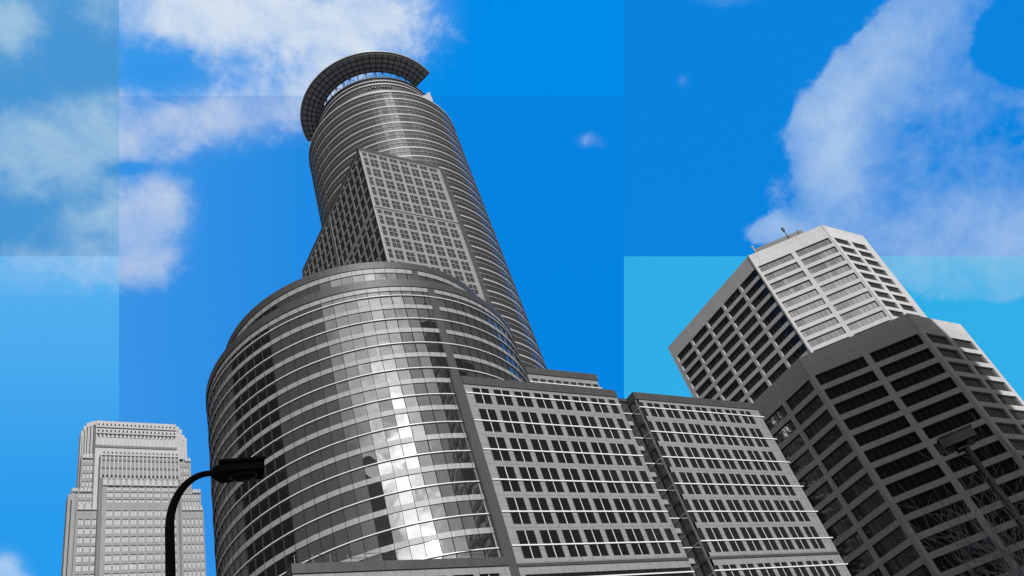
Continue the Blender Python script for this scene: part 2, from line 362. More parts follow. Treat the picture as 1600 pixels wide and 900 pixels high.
for k, sill, top in lv:
    ztop = min(top+.05, 76.95)
    gl_ = MB(); ring_glass(gl_, DC, DR, sill, ztop, NF, 120, 420, M['drumglass']) if sill < 30 else None
    if sill >= 30:
        gl_ = MB(); bar_z = top-1.75
        ring_glass(gl_, DC, DR, sill, bar_z, NF, 120, 420, M['drumglass']); ring_glass(gl_, DC, DR, bar_z, ztop, NF, 120, 420, M['drumglass'])
    gl_.build('window_band', root)
    b = MB(); band_ring(b, DC, DR, top+.04 if top < 76 else 76.95, (top+.70) if top < 76 else 77.7, .10, M['band']); b.build('spandrel_band', root)
    if top-1.75 < 76.6:
        b = MB(); b.ring(DC, DR-.02, DR+.17, top-1.79, top-1.69, -240, 60, 150, M['bar']); b.build('glazing_bar', root)
b = MB()
for k in range(int(120/DA), int(420/DA)+1):
    a = R(k*DA); cs, sn = math.cos(a), math.sin(a)
    P = Vector((DC[0]+(DR-.05)*cs, DC[1]+(DR-.05)*sn, 0)); t = Vector((-sn, cs, 0)); nrm = Vector((cs, sn, 0))
    b.obox(P-t*.022, t*.044, nrm*.165, Vector((0, 0, 77.7)), M['joint'])
b.build('glazing_joints', root)
b = MB(); b.ring(DC, DR-.1, DR+.14, 30, 77.7, SLOT[0], SLOT[1], 3, M['coping']); b.build('dark_seam', root)
b = MB(); b.ring(DC, DR-1.2, DR+.22, 77.7, 79.0, -240, 120, 180, M['coping']); b.ring(DC, 0.01, DR-1.2, 77.5, 78.0, -240, 120, 96, M['roof']); b.build('coping', root)
# set-back ring on its roof
DR2 = 20.6; up_ = (50.6, 94.6)
g2_ = MB(); ring_glass(g2_, up_, DR2, 79.2, 82.1, 84, 120, 420, M['drumglass']); ring_glass(g2_, up_, DR2, 82.1, 83.9, 84, 120, 420, M['drumglass'])
g2_.build('window_band', root)
b = MB(); band_ring(b, up_, DR2, 83.9, 84.75, .10, M['band']); b.build('spandrel_band', root)
b = MB(); b.ring(up_, DR2-.02, DR2+.17, 82.05, 82.15, -240, 60, 130, M['bar']); b.build('glazing_bar', root)
b = MB()
for k in range(28, 99):
    a = R(k*360/84); cs, sn = math.cos(a), math.sin(a); t = Vector((-sn, cs, 0)); nrm = Vector((cs, sn, 0))
    b.obox(Vector((up_[0]+(DR2-.05)*cs, up_[1]+(DR2-.05)*sn, 78))-t*.022, t*.044, nrm*.165, Vector((0, 0, 6.75)), M['joint'])
b.ring(up_, DR2-.1, DR2+.12, 77.9, 84.75, SLOT[0], SLOT[1], 3, M['coping'])
b.build('glazing_joints', root)
b = MB(); b.ring(up_, .01, DR2+.2, 84.75, 86.0, -240, 120, 160, M['coping']); b.build('coping', root)

# ------------------------------------------------------------------ stone-gridded office blocks
def office_block(name, label, group, x0, x1, y0, y1, cols, strip=False, left_depth=None):
    root = thing(name, label, 'building', ((x0+x1)/2, (y0+y1)/2, 0), group)
    wall = MB(); holes = []; kinds = []
    for a, b in cols: holes.append((a-x0, b-x0, T0+FL-3.2, 60.75)); kinds.append((a, b, (T0+FL-1.75,)))
    for k in range(0, 5):
        for a, b in cols: holes.append((a-x0, b-x0, T0-3.26-FL*k, T0+.03-FL*k)); kinds.append((a, b, (T0-1.75-FL*k,)))
    for k in range(0, 8):
        if strip and k == 0: continue
        for a, b in cols: holes.append((a-x0, b-x0, 33.15-FL*k, 36.35-FL*k)); kinds.append((a, b, (35.65-FL*k,)))
    if strip: holes.append((.6, x1-x0-.15, 33.2, 36.25)); kinds.append((x0+.6, x1-.15, (35.65,)))
    facade(wall, (x0, y0), (1, 0), (0, -1), x1-x0, 0, 61.2, holes, .09, M['granite'])
    wall.face([(x1, y0, 0), (x1, y1, 0), (x1, y1, 61.2), (x1, y0, 61.2)], M['granite'])
    wall.face([(x0, y1, 0), (x1, y1, 0), (x1, y1, 61.2), (x0, y1, 61.2)][::-1], M['granite'])
    if left_depth is None: wall.face([(x0, y0, 0), (x0, y1, 0), (x0, y1, 61.2), (x0, y0, 61.2)][::-1], M['granite'])
    wall.build('wall', root)
    b = MB(); b.box(x0-(.05), x1+.05, y0-.12, y1, 61.2, 62.4, M['coping']); b.build('coping', root)
    b = MB(); b.box(x0, x1, y0-.1, y0-.002, 37.12, 37.46, M['coping']); b.build('string_course', root)
    specs = []
    for h, kd in zip(holes, kinds):
        wide = h[1]-h[0] > 4; single = h[1]-h[0] < 1.6
        specs.append((score((x0, y0), (1, 0), h, (0, -1)), window_mesh((x0, y0), (1, 0), (0, -1), h, .09, M['dark'], M['bar'] if not wide else M['joint'], 26 if wide else (1 if single else 2), cross=kd[2] if wide else (), fw_=.07)))
    add_windows(root, specs)
    for z in [T0-1.75-FL*k for k in range(-1, 5)]+[35.65-FL*k for k in range(8)]:
        b = MB(); b.box(x0+.02, x1+(.5 if not strip else .02), y0-.12, y0+.05, z-.075, z+.075, M['bar']); b.build('glazing_bar', root)
    return root
# the fifth storey row down (k=4) is followed by one more full row (k=5) above the string course: same pitch
def cols_of(start, pitch, n, w=2.33): return [(start+pitch*i, start+pitch*i+w) for i in range(n)]
c1 = cols_of(51.2, 3.02, 7) + [(72.34, 73.45)]
c2 = [(77.62, 78.45)] + cols_of(79.12, 3.04, 7)
GB = 'stone gridded office blocks beside the round building'
blk1 = office_block('office_block', 'grey granite block with paired dark windows joined to the round mirror glass building', None, 50.07, 74.1, 70.0, 82, c1, strip=True)
b = MB(); b.box(48.7, 50.06, 69.95, 72.2, 0, 62.4, M['coping']); b.build('corner_strip', blk1)
blk2 = office_block('office_block', 'grey granite block with paired dark windows next to the pale concrete towers', None, 77.4, 101.7, 70.0, 90, c2, left_depth=1)
# glazed return wall of the second block, facing the gap
b = MB()
for k in range(-1, 14):
    z = T0-3.2-FL*k
    for y0_ in (70.35, 71.2, 72.05):
        b.face([(77.45, y0_, z), (77.45, y0_, z+3.2), (77.45, y0_+.82, z+3.2), (77.45, y0_+.82, z)], M['towerglass'])
b.box(77.46, 77.9, 70, 74, 0, 61.2, M['joint']); b.build('return_glazing', blk2)
b = MB(); b.box(77.40, 77.62, 70.003, 70.32, 0, 61.2, M['granite']); b.build('corner_pier', blk2)
for k in range(-1, 14):
    z = T0-3.2-FL*k
    b = MB(); b.box(77.36, 77.5, 70.33, 74, z-.9, z-.02, M['coping']); b.build('spandrel_panel', blk2)
    b = MB(); b.box(77.34, 77.44, 70.33, 74, z+1.40, z+1.52, M['band']); b.build('glazing_bar', blk2)
# glazed link between the two blocks
lk = thing('glazed_link', 'narrow recessed glass link squeezed between the two granite office blocks', 'building', (75.7, 72, 0))
b = MB(); b.box(74.15, 77.3, 71.75, 75, 0, 62, M['joint']); b.build('frame', lk)
for k in range(-1, 14):
    z = T0-3.2-FL*k
    b = MB()
    for x0_ in (74.2, 75.22, 76.24):
        b.face([(x0_, 71.7, z), (x0_+.97, 71.7, z), (x0_+.97, 71.7, z+3.2), (x0_, 71.7, z+3.2)], M['towerglass'])
    b.build('window', lk)
    b = MB(); b.box(74.2, 77.3, 71.55, 71.74, z+1.40, z+1.52, M['bar']); b.build('glazing_bar', lk)
    b = MB(); b.box(75.5, 76.4, 71.3, 71.7, z-.75, z-.1, M['band']); b.build('spandrel_panel', lk)
b = MB(); b.box(74.15, 77.35, 71.6, 75, 62, 62.5, M['coping']); b.build('coping', lk)

# penthouse storeys standing back on the block roof
ph = thing('roof_storey', 'set back roof storey with dark coping behind the granite block beside the round glass wall', 'building', (80, 92, 61))
b = MB(); holes = [(73.9+1.5*i-73.3, 73.9+1.5*i+1.15-73.3, z, z+2.1) for i in range(9) for z in (66.2, 70.2, 74.3)]
facade(b, (73.3, 85), (1, 0), (0, -1), 87.2-73.3, 60, 77.2, holes, .2, M['granite'])
b.face([(87.2, 85, 60), (87.2, 100, 60), (87.2, 100, 77.2), (87.2, 85, 77.2)], M['granite']); b.face([(73.3, 100, 60), (73.3, 85, 60), (73.3, 85, 77.2), (73.3, 100, 77.2)], M['granite']); b.build('wall', ph)
b = MB(); b.box(73.2, 87.4, 84.85, 100, 77.2, 78.5, M['coping']); b.build('coping', ph)
add_windows(ph, [(score((73.3, 85), (1, 0), h, (0, -1)), window_mesh((73.3, 85), (1, 0), (0, -1), h, .2, M['mid'], M['bar'], 1)) for h in holes])
for z in (67.4, 71.4, 75.6):
    b = MB(); b.box(73.3, 87.5, 84.88, 85.05, z-.07, z+.07, M['bar']); b.build('glazing_bar', ph)

# podium in front of the drum
pd = thing('podium_wing', 'low granite wing with dark coping and thin roof railing below the round glass wall', 'building', (37, 74, 0))
b = MB(); holes = [(26.9+3.02*i-26, 26.9+3.02*i+2.33-26, 33.1-FL*j, 36.35-FL*j) for i in range(7) for j in range(8)]
facade(b, (26, 69.6), (1, 0), (0, -1), 48.68-26, 0, 37.1, holes, .22, M['granite'])
b.face([(26, 90, 0), (26, 69.6, 0), (26, 69.6, 37.1), (26, 90, 37.1)], M['granite']); b.build('wall', pd)
b = MB(); b.box(25.95, 48.7, 69.45, 72, 37.1, 38.05, M['coping']); b.box(25.95, 27.0, 72, 90, 37.1, 38.05, M['coping']); b.build('coping', pd)
add_windows(pd, [(score((26, 69.6), (1, 0), h, (0, -1)), window_mesh((26, 69.6), (1, 0), (0, -1), h, .22, M['dark'], M['bar'], 2)) for h in holes])
b = MB()
for xs in ([26.4+1.7*i for i in range(7)], [43.6, 45.1, 46.6]):
    b = MB()
    for z in (38.55, 39.0): b.tube([(xs[0], 69.75, z), (xs[-1], 69.75, z)], .03, M['coping'], 6)
    for x in xs: b.tube([(x, 69.75, 38), (x, 69.75, 39.0)], .03, M['coping'], 6)
    b.build('railing', pd)

# ------------------------------------------------------------------ tall round skyscraper with square block and halo crown
TC = (105.4, 152.5); TR = 24.95; NT = 104; F2 = 4.14; ZB = 146.05
root = thing('skyscraper', 'tallest tower, a banded glass cylinder with square stone corner block and ring crown', 'skyscraper', (TC[0], TC[1], 0))
SL1, SL2 = (-90.6, -86.5), (180.2, 181.7)     # dark seams where the square block meets the cylinder
for k in range(-34, 20):
    z = ZB+F2*k                                # centre of the thick band
    vis = z > 60
    gl_ = MB(); ring_glass(gl_, TC, TR, z+.3, z+F2-.3 if k < 19 else 228.3, NT if vis else 52, 90, 450, M['towerglass'], .008, .004); gl_.build('window_band', root)
    low = z < 191
    segs = ((SL1[1], SL2[0]),) if low else ((SL2[1]-360, SL2[0]),)
    if low: segs = ((SL1[1], 179.0),)
    b = MB()
    for a0, a1 in segs: b.ring(TC, TR-.4, TR+.09, z-.26, z+.26, a0, a1, 110, M['towerband'])
    b.build('spandrel_band', root)
    if vis:
        b = MB()
        for a0, a1 in segs: b.ring(TC, TR-.1, TR+.13, z+2.0, z+2.13, a0-(1.5 if low else 0), a1, 120, M['towerband'])
        b.build('glazing_bar', root)
b = MB()
for k in range(NT):
    a = R(k*360/NT); cs, sn = math.cos(a), math.sin(a); t = Vector((-sn, cs, 0)); nrm = Vector((cs, sn, 0))
    b.obox(Vector((TC[0]+(TR-.05)*cs, TC[1]+(TR-.05)*sn, 0))-t*.03, t*.06, nrm*.12, Vector((0, 0, 228.2)), M['joint'])
b.build('glazing_joints', root)
b = MB()
b.ring(TC, TR-.2, TR+.06, 0, 191.8, SL1[0], SL1[1], 4, M['coping']); b.ring(TC, TR-.2, TR+.06, 0, 229, SL2[0], SL2[1], 4, M['coping']); b.build('dark_seam', root)
b = MB(); b.ring(TC, TR-.6, TR+.18, 228.2, 228.9, 0, 360, 120, M['towerband']); b.ring(TC, .01, TR-.6, 228.3, 228.6, 0, 360, 60, M['roof']); b.build('coping', root)
# slim top storeys
RU = 20.4
b = MB(); b.ring(TC, RU-1, RU, 228.6, 243.2, 0, 360, 90, M['coping']); b.build('upper_drum', root)
for z, t, p in ((235.6, .35, .2), (239.4, .55, .35), (241.3, .4, .3), (243.0, .5, .35)):
    b = MB(); b.ring(TC, RU-.1, RU+p, z-t/2, z+t/2, 0, 360, 110, M['towerband'] if z < 242 else M['coping']); b.build('roof_band', root)
b = MB()
for k in range(60):
    a = R(130+k*3); cs, sn = math.cos(a), math.sin(a); t = Vector((-sn, cs, 0)); nrm = Vector((cs, sn, 0))
    b.obox(Vector((TC[0]+(RU-.05)*cs, TC[1]+(RU-.05)*sn, 239.7))-t*.35, t*.7, nrm*.1, Vector((0, 0, 1.3)), M['joint'])
b.build('louvre', root)
# halo: a sloping ring canopy on a light truss
b = MB(); HN = 40; HA0, HA1 = 136, 299.5
def hp(a, f, dz=0.): r = 18.7+(25.0-18.7)*f; return Vector((TC[0]+r*math.cos(R(a)), TC[1]+r*math.sin(R(a)), 249.6+2.0*f+dz))
for i in range(HN):
    a, c = HA0+(HA1-HA0)*i/HN, HA0+(HA1-HA0)*(i+1)/HN
    for j in range(4):
        f0, f1 = j/4, (j+1)/4
        b.face([hp(a, f0), hp(a, f1), hp(c, f1), hp(c, f0)][::-1], M['halo']); b.face([hp(a, f0, .5), hp(a, f1, .5), hp(c, f1, .5), hp(c, f0, .5)], M['halo'])
    b.face([hp(a, 1), hp(c, 1), hp(c, 1, .5), hp(a, 1, .5)], M['halo']); b.face([hp(c, 0), hp(a, 0), hp(a, 0, .5), hp(c, 0, .5)], M['halo'])
for a, s_ in ((HA0, 1), (HA1, -1)): L = [hp(a, 0), hp(a, 0, .5), hp(a, 1, .5), hp(a, 1)]; b.face(L if s_ > 0 else L[::-1], M['halo'])
hal = b.build('halo_ring', root)
b = MB()
for f in (.0, .22, .46, .7, .93): b.tube([hp(HA0+(HA1-HA0)*i/60, f, -.12) for i in range(61)], .16 if f else .22, M['truss'], 5)
for i in range(0, 31): a = HA0+(HA1-HA0)*i/30; b.tube([hp(a, 0, -.15), hp(a, 1., -.1)], .13, M['truss'], 5)
b.tube([hp(HA0+(HA1-HA0)*i/60, 1.0, .15) for i in range(61)], .28, M['towerband'], 6)
b.tube([hp(HA0+(HA1-HA0)*i/60, .93, -.25) for i in range(61)], .09, M['towerband'], 5)
b.build('rib', hal)
b = MB(); NS = 19
def rp(a, r, z): return Vector((TC[0]+r*math.cos(R(a)), TC[1]+r*math.sin(R(a)), z))
for i in range(NS+1):
    a = HA0+(HA1-HA0)*i/NS
    b.tube([rp(a, 18.6, 243), rp(a, 18.7, 249.5)], .17, M['truss'], 6)
    if i % 4 == 1: b.tube([rp(a+1.6, 18.6, 243), rp(a+1.6, 18.7, 249.5)], .17, M['truss'], 6)
    if i < NS:
        c = HA0+(HA1-HA0)*(i+1)/NS; lo, hi = (a, c) if i % 2 else (c, a)
        b.tube([rp(lo, 18.6, 244.6), rp(hi, 18.7, 249.3)], .1, M['truss'], 5); b.tube([rp(a, 18.6, 246.4), rp(c, 18.6, 246.4)], .13, M['truss'], 5)
b.build('truss', hal)
b = MB()                         # equipment bolted along the roof edge, seen against the drum
rr = random.Random(3)
for i in range(26):
    a = 236+i*.9; z = 236.8+rr.random()*.9; p = rp(a, RU+.15, z); b.box(p.x-.25, p.x+.25, p.y-.2, p.y+.2, z, z+.25+rr.random()*.4, M['truss'] if i % 3 else M['towerband'])
b.build('roof_equipment', root)
b = MB(); p = rp(-74, 23.0, 0); tdir = Vector((math.cos(R(-41)), math.sin(R(-41)), 0)); nd = Vector((math.cos(R(49)), math.sin(R(49)), 0))
b.obox(Vector((p.x, p.y, 229.6))-tdir*2.2, tdir*3.1, nd*1.6, Vector((0, 0, 5.3)), M['usstone']); b.obox(Vector((p.x, p.y, 230.2))+tdir*1.0-nd*.1, tdir*1.1, nd*1.8, Vector((0, 0, 5.2)), M['usstone'])
b.obox(Vector((p.x, p.y, 228.9))-tdir*2.0+nd*.1, tdir*3.9, nd*1.3, Vector((0, 0, .75)), M['truss'])
b.build('window_washing_carriage', root)
# square stone block round the south-western corner
BX, BY, BX1, BY1, BZ = 80.1, 127.2, 105.0, 176.6, 190.0
sq = MB(); specs = []
PIT = 3.13
def block_rows(zlo):
    rows = []
    for st, lim in ((189.5, 167.0), (165.8, zlo)):
        rows.append((st-1.45, st-.05)); k = 0
        while st-2.3-F2*k-3.25 > lim: rows.append((st-2.3-F2*k-3.25, st-2.3-F2*k)); k += 1
    return rows
rows = block_rows(84)
fcols = [(.75, 1.85)]+[(2.55+PIT*i, 2.55+PIT*i+2.3) for i in range(7)]
fh = [(a, b_, lo, hi) for a, b_ in fcols for lo, hi in rows]
facade(sq, (BX, BY), (1, 0), (0, -1), BX1-BX, 0, BZ, fh, .1, M['blockstone'])
lcols = [(.75+PIT*i, .75+PIT*i+2.3) for i in range(8)]+[(25.9+PIT*i, 25.9+PIT*i+2.3) for i in range(8)]
lh = [(a, b_, lo, hi) for a, b_ in lcols for lo, hi in rows]
facade(sq, (BX, BY), (0, 1), (-1, 0), BY1-BY, 0, BZ, lh, .1, M['blockstone'])
sq.face([(BX, BY1, 0), (BX1, BY1, 0), (BX1, BY1, BZ), (BX, BY1, BZ)][::-1], M['blockstone'])
sq.face([(BX1, BY, 0), (BX1, 130, 0), (BX1, 130, BZ), (BX1, BY, BZ)], M['blockstone'])
sqo = sq.build('corner_block', root)
for h in fh: specs.append((score((BX, BY), (1, 0), h, (0, -1)), window_mesh((BX, BY), (1, 0), (0, -1), h, .1, M['mid'], M['granite'], 1 if h[1]-h[0] < 1.5 else 2, fw_=.14)))
for h in lh: specs.append((score((BX, BY), (0, 1), h, (-1, 0)), window_mesh((BX, BY), (0, 1), (-1, 0), h, .1, M['dark'], M['joint'], 2, fw_=.1)))
for w in specs: pass
add_windows(sqo, specs)
b = MB(); b.box(BX-.02, BX1+.02, BY-.03, BY+8, BZ+.003, BZ+1.5, M['coping']); b.box(BX-.02, BX+10, BY+8, BY1, BZ+.003, BZ+1.5, M['coping']); b.build('coping', sqo)
for k, (lo, hi) in enumerate(rows):
    if hi-lo < 2: continue
    b = MB(); z = hi-1.6; b.box(BX-.08, BX1-.75, BY-.08, BY-.001, z-.07, z+.07, M['towerband']); b.build('glazing_bar', sqo)
for z, t, mt, pr in ((BZ-.25, .1, 'towerband', .1), (167.0, .1, 'towerband', .1), (166.0, .1, 'towerband', .1), (166.5, .2, 'coping', .05)):
    b = MB(); b.box(BX-.1, BX1, BY-pr, BY-.003, z-t, z+t, M[mt]); b.build('string_course', sqo)
b = MB(); b.box(BX-.16, BX-.002, 151.5, 152.0, 0, BZ, M['blockstone']); b.box(BX-.1, BX-.003, 152.02, 152.6, 0, BZ, M['joint']); b.box(BX-.16, BX-.002, 152.62, 152.9, 0, BZ, M['blockstone']); b.build('pilaster', sqo)
b = MB(); b.box(BX-.14, BX+.1, BY-.14, BY+.1, 0, BZ, M['towerband']); b.build('corner_trim', sqo)

# ------------------------------------------------------------------ two pale concrete towers with cut-off corners
def cut_corner_tower(label, X, Y0, Y1, cut, W3, top, head, fl, wh, rows, ph_l, ncol_l, pl, wl, fr, rt_, lg='dark', mg='mid', back=35):
    """left face on x=X from Y0 to Y1, 45 degree front face, right face on y=Y0-cut; window strips as real recesses"""
    root = thing('office_tower', label, 'building', (X+20, Y0+10, 0))
    s2 = math.sqrt(.5); dp = .5; Cx, Cy = X+cut, Y0-cut; Rx = Cx+W3
    wall = MB(); specs = []
    rowz = [(head-fl*k-wh, head-fl*k) for k in range(rows)]
    def face(P, u, n, width, cols, gm, panes):
        holes = [(a, b_, lo, hi) for a, b_ in cols for lo, hi in rowz]
        facade(wall, P, u, n, width, 0, top, holes, dp, M['usstone'])
        for h in holes: specs.append((score(P, u, h, n), window_mesh(P, u, n, h, dp, gm, M['usdark'], panes, fw_=.08, tilt=.003)))
    face((X, Y0), (0, 1), (-1, 0), Y1-Y0, [(ph_l+pl*i, ph_l+pl*i+wl) for i in range(ncol_l)], M[lg], 6)
    face((X, Y0), (s2, -s2), (-s2, -s2), cut/s2, fr, M[mg], 8)
    face((Cx, Cy), (1, 0), (0, -1), W3, rt_, M['mid'], 5)
    # the rest of the plan, out of sight
    pl_ = [(Rx, Cy), (Rx+cut*.8, Cy+cut*.8), (Rx+cut*.8, Y1+10), (X+cut, Y1+10+0), (X, Y1)]
    for (a, b_), (c, d) in zip(pl_[:-1], pl_[1:]): wall.face([(a, b_, 0), (c, d, 0), (c, d, top), (a, b_, top)], M['usstone'])
    poly = [(X, Y0), (Cx, Cy)]+pl_
    wall.face([(a, b_, top) for a, b_ in poly[:-1]]+[(X, Y1, top)], M['roof'])
    wall.build('wall', root)
    # slim edge pilasters catch the light at the corners
    for (x, y), t1, t2 in (((X, Y0), (0, 1), (s2, -s2)), ((Cx, Cy), (-s2, s2), (1, 0))):
        b = MB(); o = Vector((x, y, 0)); a_, c_ = Vector((*t1, 0)), Vector((*t2, 0)); no = -(a_+c_).normalized()
        b.face([o+a_*.5, o+a_*.5+no*.14, o+c_*.5+no*.14, o+c_*.5], M['usstone'])
        pts = [o+a_*.5, o+a_*.45+no*.13, o+no*.16, o+c_*.45+no*.13, o+c_*.5]; Z = Vector((0, 0, top-.02))
        for p, q in zip(pts[:-1], pts[1:]):
            L = [p, q, q+Z, p+Z]; b.face(L, M['usstone'])
        b.build('corner_pilaster', root)
    add_windows(root, specs)
    return root
s = 2.36
up_t = cut_corner_tower('taller pale concrete tower with sunlit cut-off corner and parapet behind the shaded one', 205.9, 115.4, 162.0, 18.1, 20.9, 164.5, 159.1, 3.925, 2.6, 36,
    .5, 5, 9.05, 8.05, [(.75, 11.95), (13.35, 24.75)], [(1.4, 8.55), (10.3, 17.4)])
s = 1.78
lo_t = cut_corner_tower('lower pale concrete tower in shadow with long black window strips at the right edge', 153.9, 89.45, 136.0, 18.05, 20.7, 93.9, 88.5, 3.955, 2.72, 20,
    .95, 5, 9.05, 7.95, [(.75, 12.0), (13.4, 24.7)], [(1.5, 9.5), (11.1, 19.2)], 'deep', 'deep')
b = MB(); b.obox(Vector((208.6, 113.8, 164.3)), Vector((11.6, -11.6, 0)), Vector((2, 2, 0)), Vector((0, 0, 2.3)), M['coping'])
b.build('roof_plant', up_t)
b = MB(); b.tube([(216.6, 105.6, 165), (216.6, 105.6, 170.0)], .15, M['truss'], 8); b.tube([(216.6, 105.6, 168.6), (216.6, 105.6, 170.0)], .42, M['truss'], 8); b.tube([(219.2, 103.2, 165), (219.2, 103.2, 167.0)], .12, M['usdark'], 6); b.build('antenna', up_t)
b = MB(); b.tube([(208.3, 113.8, 164.5), (208.3, 113.8, 167.6)], .16, M['usstone'], 6); b.box(207.9, 208.7, 113.6, 114.0, 167.2, 167.9, M['usstone']); b.build('floodlight', up_t)

# ------------------------------------------------------------------ far stepped limestone tower on the left
lt = thing('stepped_tower', 'distant pale limestone skyscraper with stepped shoulders and arcaded crown behind the curved street lamp', 'skyscraper', (57, 320, 0))
wall = MB(); specs = []
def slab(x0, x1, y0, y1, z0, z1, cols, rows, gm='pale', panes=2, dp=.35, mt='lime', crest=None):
    k = y0/300; x0 *= k; x1 *= k; zz = lambda z: 0 if z == 0 else 1.7+(z-1.7)*k
    z0, z1 = zz(z0), zz(z1); cols = [(a*k, b_*k) for a, b_ in cols]; rows = [(zz(lo), zz(hi)) for lo, hi in rows]
    holes = [(a, b_, lo, hi) for a, b_ in cols for lo, hi in rows]
    tmp = MB(); facade(wall, (x0, y0), (1, 0), (0, -1), x1-x0, z0, z1, [h for h in holes], dp, M[mt])
    for xx, fl_ in ((x0, False), (x1, True)):
        L = [(xx, y1, z0), (xx, y0, z0), (xx, y0, z1), (xx, y1, z1)]; wall.face(L[::-1] if fl_ else L, M[mt])
    wall.face([(x0, y0, z1), (x1, y0, z1), (x1, y1, z1), (x0, y1, z1)], M['roof'])
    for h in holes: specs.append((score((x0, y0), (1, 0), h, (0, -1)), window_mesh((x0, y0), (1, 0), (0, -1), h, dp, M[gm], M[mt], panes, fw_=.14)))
F3 = 3.53
# lower shaft
rows = [(181.9-2.3-F3*k, 181.9-F3*k) for k in range(1, 48)]
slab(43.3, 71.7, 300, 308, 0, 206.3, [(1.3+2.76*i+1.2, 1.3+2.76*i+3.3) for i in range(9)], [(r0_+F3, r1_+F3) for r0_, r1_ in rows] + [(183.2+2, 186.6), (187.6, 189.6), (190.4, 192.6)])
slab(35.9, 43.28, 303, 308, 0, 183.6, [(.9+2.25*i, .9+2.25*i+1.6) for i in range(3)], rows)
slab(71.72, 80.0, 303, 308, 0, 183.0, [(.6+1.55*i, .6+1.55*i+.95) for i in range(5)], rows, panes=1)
slab(33.0, 35.88, 305, 310, 0, 188.5, [(.9, 1.3)], [(20, 186)], gm='dark', panes=1)
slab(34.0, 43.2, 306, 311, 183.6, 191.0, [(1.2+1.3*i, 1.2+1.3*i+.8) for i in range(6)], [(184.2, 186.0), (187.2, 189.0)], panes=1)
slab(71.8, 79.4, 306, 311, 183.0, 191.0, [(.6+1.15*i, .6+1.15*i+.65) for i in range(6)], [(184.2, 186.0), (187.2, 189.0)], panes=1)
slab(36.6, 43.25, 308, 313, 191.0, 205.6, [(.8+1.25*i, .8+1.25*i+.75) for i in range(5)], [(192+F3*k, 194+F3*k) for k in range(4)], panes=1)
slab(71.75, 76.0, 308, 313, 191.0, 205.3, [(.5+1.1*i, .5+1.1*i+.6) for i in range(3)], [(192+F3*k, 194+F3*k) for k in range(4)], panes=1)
# crown
slab(36.0, 36.8, 312, 317, 191, 216.4, [(.3, .5)], [(192, 214)], gm='dark', panes=1, dp=.8, mt='limelight')
slab(36.8, 37.7, 311, 317, 191, 218.8, [(.3, .6)], [(192, 217)], gm='dark', panes=1, dp=.8, mt='limelight')
slab(37.7, 38.8, 310, 315, 205, 220.2, [(.3, .65)], [(206, 218.5)], gm='dark', panes=1, dp=.8, mt='limelight')
slab(38.8, 39.9, 309, 315, 205, 220.9, [(.3, .7)], [(206, 219)], gm='dark', panes=1, dp=.8, mt='limelight')
slab(39.9, 41.2, 308, 313, 205, 221.3, [(.3, .85)], [(206, 219.5)], gm='dark', panes=1, dp=.8, mt='limelight')
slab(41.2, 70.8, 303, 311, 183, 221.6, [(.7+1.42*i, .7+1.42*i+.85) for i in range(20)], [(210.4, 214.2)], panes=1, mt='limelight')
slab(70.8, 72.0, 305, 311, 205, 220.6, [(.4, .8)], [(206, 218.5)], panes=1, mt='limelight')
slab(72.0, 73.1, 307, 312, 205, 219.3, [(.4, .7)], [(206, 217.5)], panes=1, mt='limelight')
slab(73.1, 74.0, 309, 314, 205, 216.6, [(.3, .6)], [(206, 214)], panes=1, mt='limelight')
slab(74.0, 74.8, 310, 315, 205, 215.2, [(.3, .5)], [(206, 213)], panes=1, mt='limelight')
wall.box(46, 69, 306, 340, 0, 221, M['lime'])
wall.build('wall', lt)
# slabs and arcades: merlons like little pointed arches, string courses and dark recesses
ARC = []
def arcade(x0, x1, y, z, n, h=1.5, name='arcade'):
    k = y/300; x0 *= k; x1 *= k; z = 1.7+(z-1.7)*k
    b = MB(); w = (x1-x0)/n
    for i in range(n):
        cx = x0+w*(i+.5)
        prof = [(-w*.36, -h), (-w*.36, -h*.35), (-w*.2, 0.), (0, h*.28), (w*.2, 0.), (w*.36, -h*.35), (w*.36, -h)]
        P = [Vector((cx+a, y-.55, z+c)) for a, c in prof]; Q = [p+Vector((0, .54, 0)) for p in P]
        b.face(P, M['limelight'])
        for k in range(len(P)-1): b.face([P[k], Q[k], Q[k+1], P[k+1]], M['limelight'])
    b.box(x0, x1, y-.55, y-.02, z-h-.22, z-h, M['limelight'])
    ARC.append(b)
def course(x0, x1, y, z, h=.5, mt='limedark'):
    k = y/300; x0 *= k; x1 *= k; z = 1.7+(z-1.7)*k
    b = MB(); b.box(x0, x1, y-.3, y-.01, z-h/2, z+h/2, M[mt]); b.build('string_course', lt)
def niches(x0, x1, y, z, n, h=1.1, f=.4):
    k = round(y+.4)/300; x0 *= k; x1 *= k; z = 1.7+(z-1.7)*k
    b = ARC[-1]; w = (x1-x0)/n
    for i in range(n):
        cx = x0+w*(i+.5); P = [(cx-w*f/2, y-.02, z-h/2), (cx+w*f/2, y-.02, z-h/2), (cx+w*f/2, y-.02, z+h*.25), (cx, y-.02, z+h/2), (cx-w*f/2, y-.02, z+h*.25)]
        b.face(P, M['joint'])
arcade(41.3, 70.7, 303, 220.4, 20, 1.9); niches(41.3, 70.7, 303-.6, 219.6, 20, 1.0, .34)
arcade(41.3, 70.7, 303, 217.2, 20, 1.6); niches(41.3, 70.7, 303-.6, 216.6, 20, 1.1, .36); niches(41.3, 70.7, 303, 214.9, 20, .9, .36)
course(41.2, 70.8, 303, 209.6, 1.0); arcade(43.5, 71.5, 300, 207.4, 19, 1.8); niches(43.5, 71.5, 300-.6, 206.6, 19, .8, .34)
b = MB()                                        # upper storeys of the shaft: fins with dark sill strips
for i in range(20): x = 43.5+1.47*i; b.box(x-.22, x+.22, 299.6, 299.98, 195.2, 206.0, M['limelight'])
b.build('fins', lt)
b = MB()
